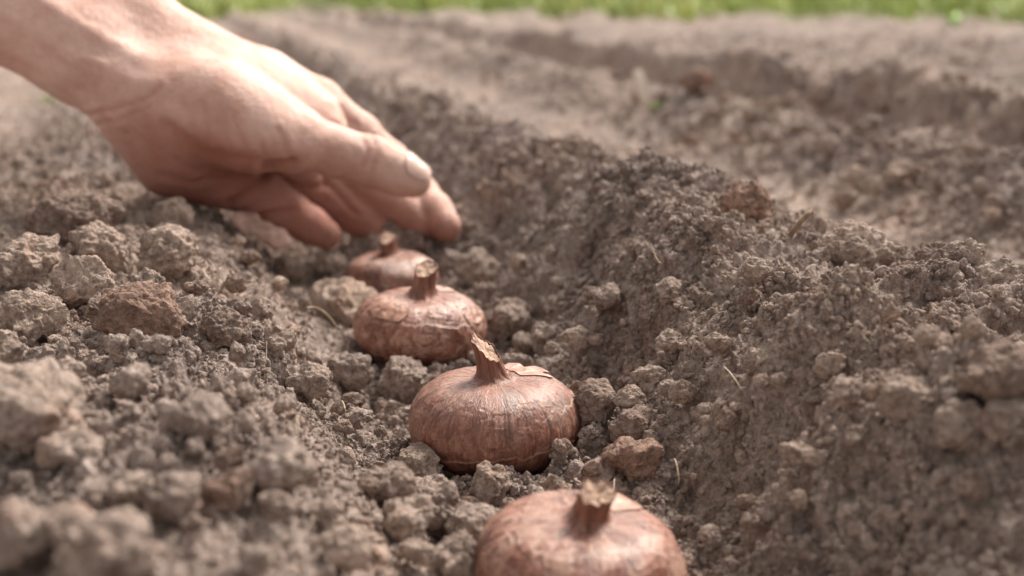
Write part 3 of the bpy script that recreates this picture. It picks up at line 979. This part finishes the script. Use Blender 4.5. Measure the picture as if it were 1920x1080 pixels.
def build_hand():
    allp = np.array([q for ch in FORE + PALM + [THUMB, INDEX, MIDDLE, RING, PINKY] for q, r in ch])
    lo = allp.min(0) - .036; hi = allp.max(0) + .036
    h = .0016
    n = np.ceil((hi - lo) / h).astype(int) + 1
    # coarse pass to find the cells near the surface, then the fine grid only there
    hc = h * 6
    nc = np.ceil((hi - lo) / hc).astype(int) + 2
    gx = np.stack(np.meshgrid(*[np.arange(q) for q in nc], indexing='ij'), -1).reshape(-1, 3)
    dc = hand_sdf(lo + gx * hc).reshape(nc)
    fx = [np.arange(q) * h / hc for q in n]
    near_c = np.abs(dc) < hc * 2.2
    ii = [np.clip(np.round(f).astype(int), 0, nc[k] - 1) for k, f in enumerate(fx)]
    vals = dc[np.ix_(*ii)].astype(np.float32)
    near = near_c[np.ix_(*ii)]
    gi = np.argwhere(near)
    vals[near] = hand_sdf(lo + gi * h)
    V, F = surface_nets(vals, lo, h)
    for _ in range(3):
        g = hand_grad(V)
        V = V - g * hand_sdf(V)[:, None] * .9
    N = hand_grad(V)
    X, Y, Z = proj(V)
    facing = np.clip(-((V - CAM) * N).sum(1) / np.linalg.norm(V - CAM, axis=1) * 3 + .3, 0, 1)
    disp = np.zeros(len(V)); cr = np.zeros(len(V))
    X0, Y0 = X + 0, Y + 0
    X = X + 5 * vnoise(X / 28, Y / 28, X * 0, 5); Y = Y + 5 * vnoise(X / 28, Y / 28 + 9, X * 0, 6)
    creases = [  # polyline, width px, depth mm
        (((318, 235), (352, 268), (420, 296), (495, 308), (545, 306)), 13, 1.5),   # thenar crease
        (((165, 215), (215, 208), (262, 190), (300, 160)), 5, .8),
        (((178, 235), (235, 222), (285, 195)), 4, .6),
        (((430, 384), (460, 360), (505, 318), (545, 306)), 7, 1.8),
        (((548, 392), (500, 405), (485, 412)), 6, 1.8),
        (((505, 318), (555, 345), (600, 352), (615, 345)), 6, 1.6),
        (((612, 343), (640, 372), (668, 395)), 6, 1.6),
        (((545, 300), (532, 270), (520, 245)), 5, .5),
        (((505, 300), (492, 268)), 4, .6), (((470, 285), (455, 250), (440, 215)), 4, .5), (((435, 275), (420, 235)), 4, .4),
        (((395, 262), (382, 215), (378, 190)), 5, .45), (((360, 245), (350, 200)), 5, .4), (((412, 255), (402, 222)), 3, .35),
        (((682, 262), (690, 285), (684, 312)), 4, .8), (((697, 262), (705, 290), (700, 318)), 4, .9), (((709, 272), (716, 295)), 3, .6),
        (((632, 200), (645, 218), (668, 232)), 5, .8), (((618, 195), (630, 212)), 4, .5),
        (((300, 330), (360, 340), (420, 330), (470, 318)), 6, .6),
        (((330, 300), (380, 318), (440, 320)), 5, .4),
    ]
    for pts, wd, dp in creases:
        d = polydist(X, Y, pts)
        g = np.exp(-(d / wd) ** 2)
        disp -= g * dp * mm * facing
        disp += .35 * np.exp(-((d - wd * 2.2) / (wd * 1.2)) ** 2) * dp * mm * facing
        cr = np.maximum(cr, g * min(1, dp) * facing)
    for pts, wd, dp in ((((0, 20), (110, 90), (210, 140), (300, 160)), 13, 1.0), (((60, -20), (160, 55), (270, 110)), 12, .9),
                        (((90, 150), (160, 185), (230, 235)), 9, .8), (((120, 110), (165, 112), (200, 128)), 6, .9)):
        d = polydist(X, Y, pts)
        disp += np.exp(-(d / wd) ** 2) * dp * mm * facing
    q = V / .004
    disp += .00016 * vnoise(*(q).T, 3) + .00035 * vnoise(*(q / 3).T, 4)
    V2 = V + N * disp[:, None]
    me = mesh_np('person', V2, F, skin_mat())
    pal = 1 / (1 + np.exp(-((Y0 - (122 + .335 * X0)) / 20)))  # lower part of the hand: palm redness plus painted shade
    pal = pal * np.clip((X0 - 170) / 120, 0, 1)
    fattr(me, 'palm_red_shade', pal * facing)
    fattr(me, 'crease', cr)
    tips = [f[-1][0] for f in (INDEX, MIDDLE, RING, PINKY)]
    dt = np.min([np.linalg.norm(V - t, axis=1) for t in tips], axis=0)
    fattr(me, 'dirt', np.clip(1 - dt / .022, 0, 1))
    o = link('person', me)
    tag(o, 'bare forearm and hand reaching down from the upper left to place a bulb', 'person')
    return o


HAND = build_hand()


def nail(parent, tip, prev, rad, normal, length, half_angle):
    a = tip - prev; a = a / np.linalg.norm(a)
    n = normal - a * (normal @ a); n /= np.linalg.norm(n)
    s = np.cross(a, n)
    nu, nv = 28, 28
    uu = np.linspace(-1, 1, nu); vv = np.linspace(0, 1, nv)
    U, W = np.meshgrid(uu, vv, indexing='ij')
    shape = np.sqrt(np.clip(1 - (np.maximum(.30 - W, 0) / .32) ** 2, .02, 1)) * np.sqrt(np.clip(1 - (np.maximum(W - .78, 0) / .24) ** 2, .02, 1))
    ph = U * half_angle * shape
    p = tip + a * ((W - .50) * length)[..., None] + (n * np.cos(ph)[..., None] + s * np.sin(ph)[..., None]) * rad
    p = p.reshape(-1, 3)
    for _ in range(4):
        g = hand_grad(p); p = p - g * (hand_sdf(p) - .0005)[:, None] * .8
    o = link('fingernail', mesh_np('fingernail', p, grid_faces(nu, nv), M_NAIL), parent)
    so = o.modifiers.new('s', 'SOLIDIFY'); so.thickness = .0007; so.offset = 0
    o['label'] = 'pale glossy nail'
    return o


M_NAIL = simple_mat('nail', (.44, .285, .235), (.51, .345, .29), 120, .30, 0, spec=.5)
nail(HAND, THUMB[-1][0], THUMB[-3][0], .009, _u * .78 + _r * .35 - _f * .52, .0160, .95)


# ------------------------------------------------------------------ small bits: flake, straws, twig, leaf, weeds
def ribbon(name, pts, width, mat, thick=.0004, twist=0, label=None, cat=None, parent=None):
    pts = np.array(pts); n = len(pts)
    V = []
    for k in range(n):
        t = pts[min(k + 1, n - 1)] - pts[max(k - 1, 0)]; t = t / np.linalg.norm(t)
        s = np.cross(t, np.array([0, 1.0, .1]) if abs(t[2]) > .8 else np.array([0, .3, 1.0])); s /= np.linalg.norm(s)
        nn = np.cross(s, t)
        wv = width[k] if hasattr(width, '__len__') else width
        s2 = s * math.cos(twist * k) + nn * math.sin(twist * k)
        for q in (-1, 0, 1):
            V.append(pts[k] + s2 * wv * q + nn * wv * .25 * (1 - abs(q)))
    V = np.array(V)
    F = []
    for k in range(n - 1):
        for q in (0, 1):
            F.append((k * 3 + q, k * 3 + q + 1, k * 3 + q + 4, k * 3 + q + 3))
    o = link(name, mesh_np(name, V, F, mat), parent)
    s = o.modifiers.new('s', 'SOLIDIFY'); s.thickness = thick
    if label: tag(o, label, cat)
    return o


M_STRAW = simple_mat('straw', (.26, .20, .14), (.42, .34, .25), 200, .6, 0)
M_TWIG = simple_mat('twig', (.14, .085, .055), (.28, .19, .13), 300, .8, .0006)
M_WHITE = simple_mat('bleached_leaf', (.55, .46, .38), (.74, .66, .57), 120, .7, 0)
M_GREEN = simple_mat('weed_green', (.16, .32, .05), (.30, .48, .10), 60, .5, 0)
M_GRASS = simple_mat('grass_green', (.16, .23, .05), (.50, .56, .22), 1.6, .55, 0)
M_FLAKE = simple_mat('dry_flake', (.28, .15, .12), (.52, .35, .29), 220, .6, .0008)


def bend(a, b, sag, n=14):
    a = np.array(a); b = np.array(b)
    t = np.linspace(0, 1, n)[:, None]
    return a + (b - a) * t + np.array([0, 0, sag]) * (4 * t * (1 - t))


def gpt(px, py, up=0.0):
    q, t = hit(px, py)
    return np.array([q[0], q[1], float(base(q[0], q[1])) + up])


# dry flake of bulb skin below the palm
fq, ft = hit(490, 452)
fd = min(ft, .688)
fp = []
nA, nB = 40, 16
for i in range(nA):
    s = i / (nA - 1)
    cx_ = 437 + 105 * s; cy_ = 405 + 52 * s
    wd = 20 * math.sin(math.pi * min(1, max(0.02, s * .96 + .03))) ** .55 * (1 + .22 * math.sin(9 * s) + .12 * math.sin(23 * s + 1))
    for j in range(nB):
        q = j / (nB - 1) * 2 - 1
        fp.append(P(cx_ + .48 * wd * -q, cy_ + wd * .9 * q, fd - .004 * q + .003 * math.sin(7 * s) - .003 * (1 - q * q)))
fo = link('bulb_skin_flake', mesh_np('bulb_skin_flake', fp, grid_faces(nA, nB), M_FLAKE))
fo.modifiers.new('s', 'SOLIDIFY').thickness = .0007
tag(fo, 'pinkish dry flake of bulb skin lying on the soil below the palm', 'dry skin')

ribbon('straw', bend(P(1160, 784, .452), P(1198, 764, .452), .0006), .00035, M_STRAW, .0004, 0, 'short pale straw lying on a dark clod right of the sharp bulb', 'straw')
ribbon('straw', bend(gpt(1262, 905, .007), gpt(1272, 960, .008), .002), .00018, M_STRAW, .0002, 0, 'thin straw lying on the furrow slope right of the nearest bulb', 'straw')
ribbon('straw', bend(gpt(575, 605, .006), gpt(632, 640, .006), .003), .0004, M_STRAW, .0004, 0, 'curved pale straw on the furrow floor left of the peeling bulb', 'straw')
ribbon('straw', bend(P(1822, 556, .50), P(1848, 536, .50), .001), .0003, M_STRAW, .0004, 0, 'thin pale straw standing on the right ridge crest', 'straw')
tq, tt = hit(1480, 440)
ribbon('twig', [P(1478, 442, tt), P(1488, 428, tt), P(1500, 412, tt), P(1512, 400, tt), P(1522, 392, tt)], [.0016, .0019, .0018, .0013, .0004], M_TWIG, .0016, 0,
       'small dark twig standing up from the soil behind the right ridge crest', 'twig')
lq, lt = hit(1205, 190)
lt -= .04
ribbon('dry_leaf', [P(1206, 192, lt), P(1205, 175, lt), P(1202, 158, lt), P(1198, 144, lt), P(1194, 132, lt)], [.004, .006, .0065, .006, .003], M_WHITE, .0008, 0,
       'bleached white dry leaf standing upright on the far soil', 'leaf')


rr2 = random.Random(12)
for (px, py, where) in ((500, 700, 'on the left bank slope'), (560, 850, 'low on the left bank slope'), (395, 545, 'on the left bank crest'), (650, 800, 'left of the sharp bulb'),
                        (1050, 690, 'behind the right side of the sharp bulb'), (1330, 620, 'on the steep right flank'), (1390, 760, 'on the near right flank'),
                        (1150, 960, 'right of the nearest bulb'), (1560, 560, 'in front of the round ridge clod'), (240, 700, 'on the near left bank'),
                        (1240, 520, 'on the flank below the ridge crest'), (1000, 560, 'on the furrow floor behind the round clod'), (1650, 640, 'on the crest below the jagged clod')):
    a_ = rr2.uniform(0, 3.14); L_ = rr2.uniform(.004, .010)
    q = gpt(px, py, .004)
    e_ = q + np.array([math.cos(a_) * L_, math.sin(a_) * L_, rr2.uniform(.001, .005)])
    ribbon('root_fibre', bend(q, e_, rr2.uniform(-.001, .002)), rr2.uniform(.00014, .00026), rr2.choice([M_STRAW, M_TWIG, M_TWIG]), .0002, 0, 'fine dry root fibre ' + where, 'root fibre')


def weed(px, py, s, label, n=7):
    q, t = hit(px, py)
    root = bpy.data.objects.new('weed', None); COL.objects.link(root)
    root.location = (q[0], q[1], float(base(q[0], q[1]))); root.empty_display_size = .01
    tag(root, label, 'weed')
    rr = random.Random(px)
    for k in range(n):
        a = rr.uniform(0, 6.28); L = s * rr.uniform(.6, 1)
        pts = [np.array([math.cos(a) * L * u * .8, math.sin(a) * L * u * .8, L * (u - .45 * u * u)]) for u in np.linspace(0, 1, 8)]
        ribbon('leaf', pts, [L * w_ for w_ in (.03, .08, .13, .16, .16, .13, .08, .01)], M_GREEN, .0004, 0, parent=root)


weed(92, 195, .016, 'tiny bright green seedling on the far soil left of the wrist')
weed(1228, 205, .014, 'small green weed beside the white dry leaf')
weed(1140, 32, .035, 'low green weed tuft at the field edge, above the middle of the photo', 9)
weed(1790, 50, .06, 'pale green weed tuft at the field edge near the top right corner', 9)
weed(715, 30, .045, 'green weed tuft at the field edge right of the forearm', 8)

# reddish lump far down the furrow, just over the back of the hand
put_clod(452, 85, 30, 'blurred pinkish brown lump on the far soil above the wrist', M_RED, .4, (1, 1, .9))


# ------------------------------------------------------------------ grass beyond the field
def build_grass():
    rs = np.random.RandomState(8)
    n = 110000
    x = rs.uniform(-4.5, 9, n); y = 7.5 - 1.40 * x - .8 + rs.rand(n) ** 1.4 * 11
    e = 7.6 - 1.40 * x + 2.3 * v2(x / .6, y / .6, 5) + .3 * v2(x / .15, y / .15, 6)
    clump = v2(x / .28, y / .28, 15) + .5 * v2(x / .1, y / .1, 16)
    ok = (y > e) & (y > 1) & (clump + .9 * v2(x / 1.1, y / 1.1, 19) > .22 - .22 * np.clip(y - e, 0, 2))
    x = x[ok]; y = y[ok]; cl = clump[ok]; n = len(x)
    x, y, z, _ = ground(x, y)
    hgt = (.05 + .10 * rs.rand(n)) * (1 + .5 * cl)
    a = rs.uniform(0, 6.28, n); bendv = rs.uniform(.1, .8, n) * hgt
    wd = rs.uniform(.004, .010, n)
    b = np.stack([x, y, z], 1)
    s = np.stack([np.cos(a + 1.57), np.sin(a + 1.57), 0 * a], 1) * wd[:, None]
    dirv = np.stack([np.cos(a), np.sin(a), 0 * a], 1) * bendv[:, None]
    up = np.array([0, 0, 1.0]) * hgt[:, None]
    V = np.stack([b - s, b + s, b + up * .55 + dirv * .3 - s * .9, b + up * .55 + dirv * .3 + s * .9, b + up + dirv - s * .1, b + up + dirv + s * .1], 1).reshape(-1, 3)
    k = np.arange(n)[:, None] * 6
    F = np.concatenate([k + np.array([[0, 1, 3, 2]]), k + np.array([[2, 3, 5, 4]])])
    o = link('grass', mesh_np('grass', V, F, M_GRASS, False))
    tag(o, 'bright green grass beyond the far edge of the dug soil', 'grass', kind='stuff')


build_grass()
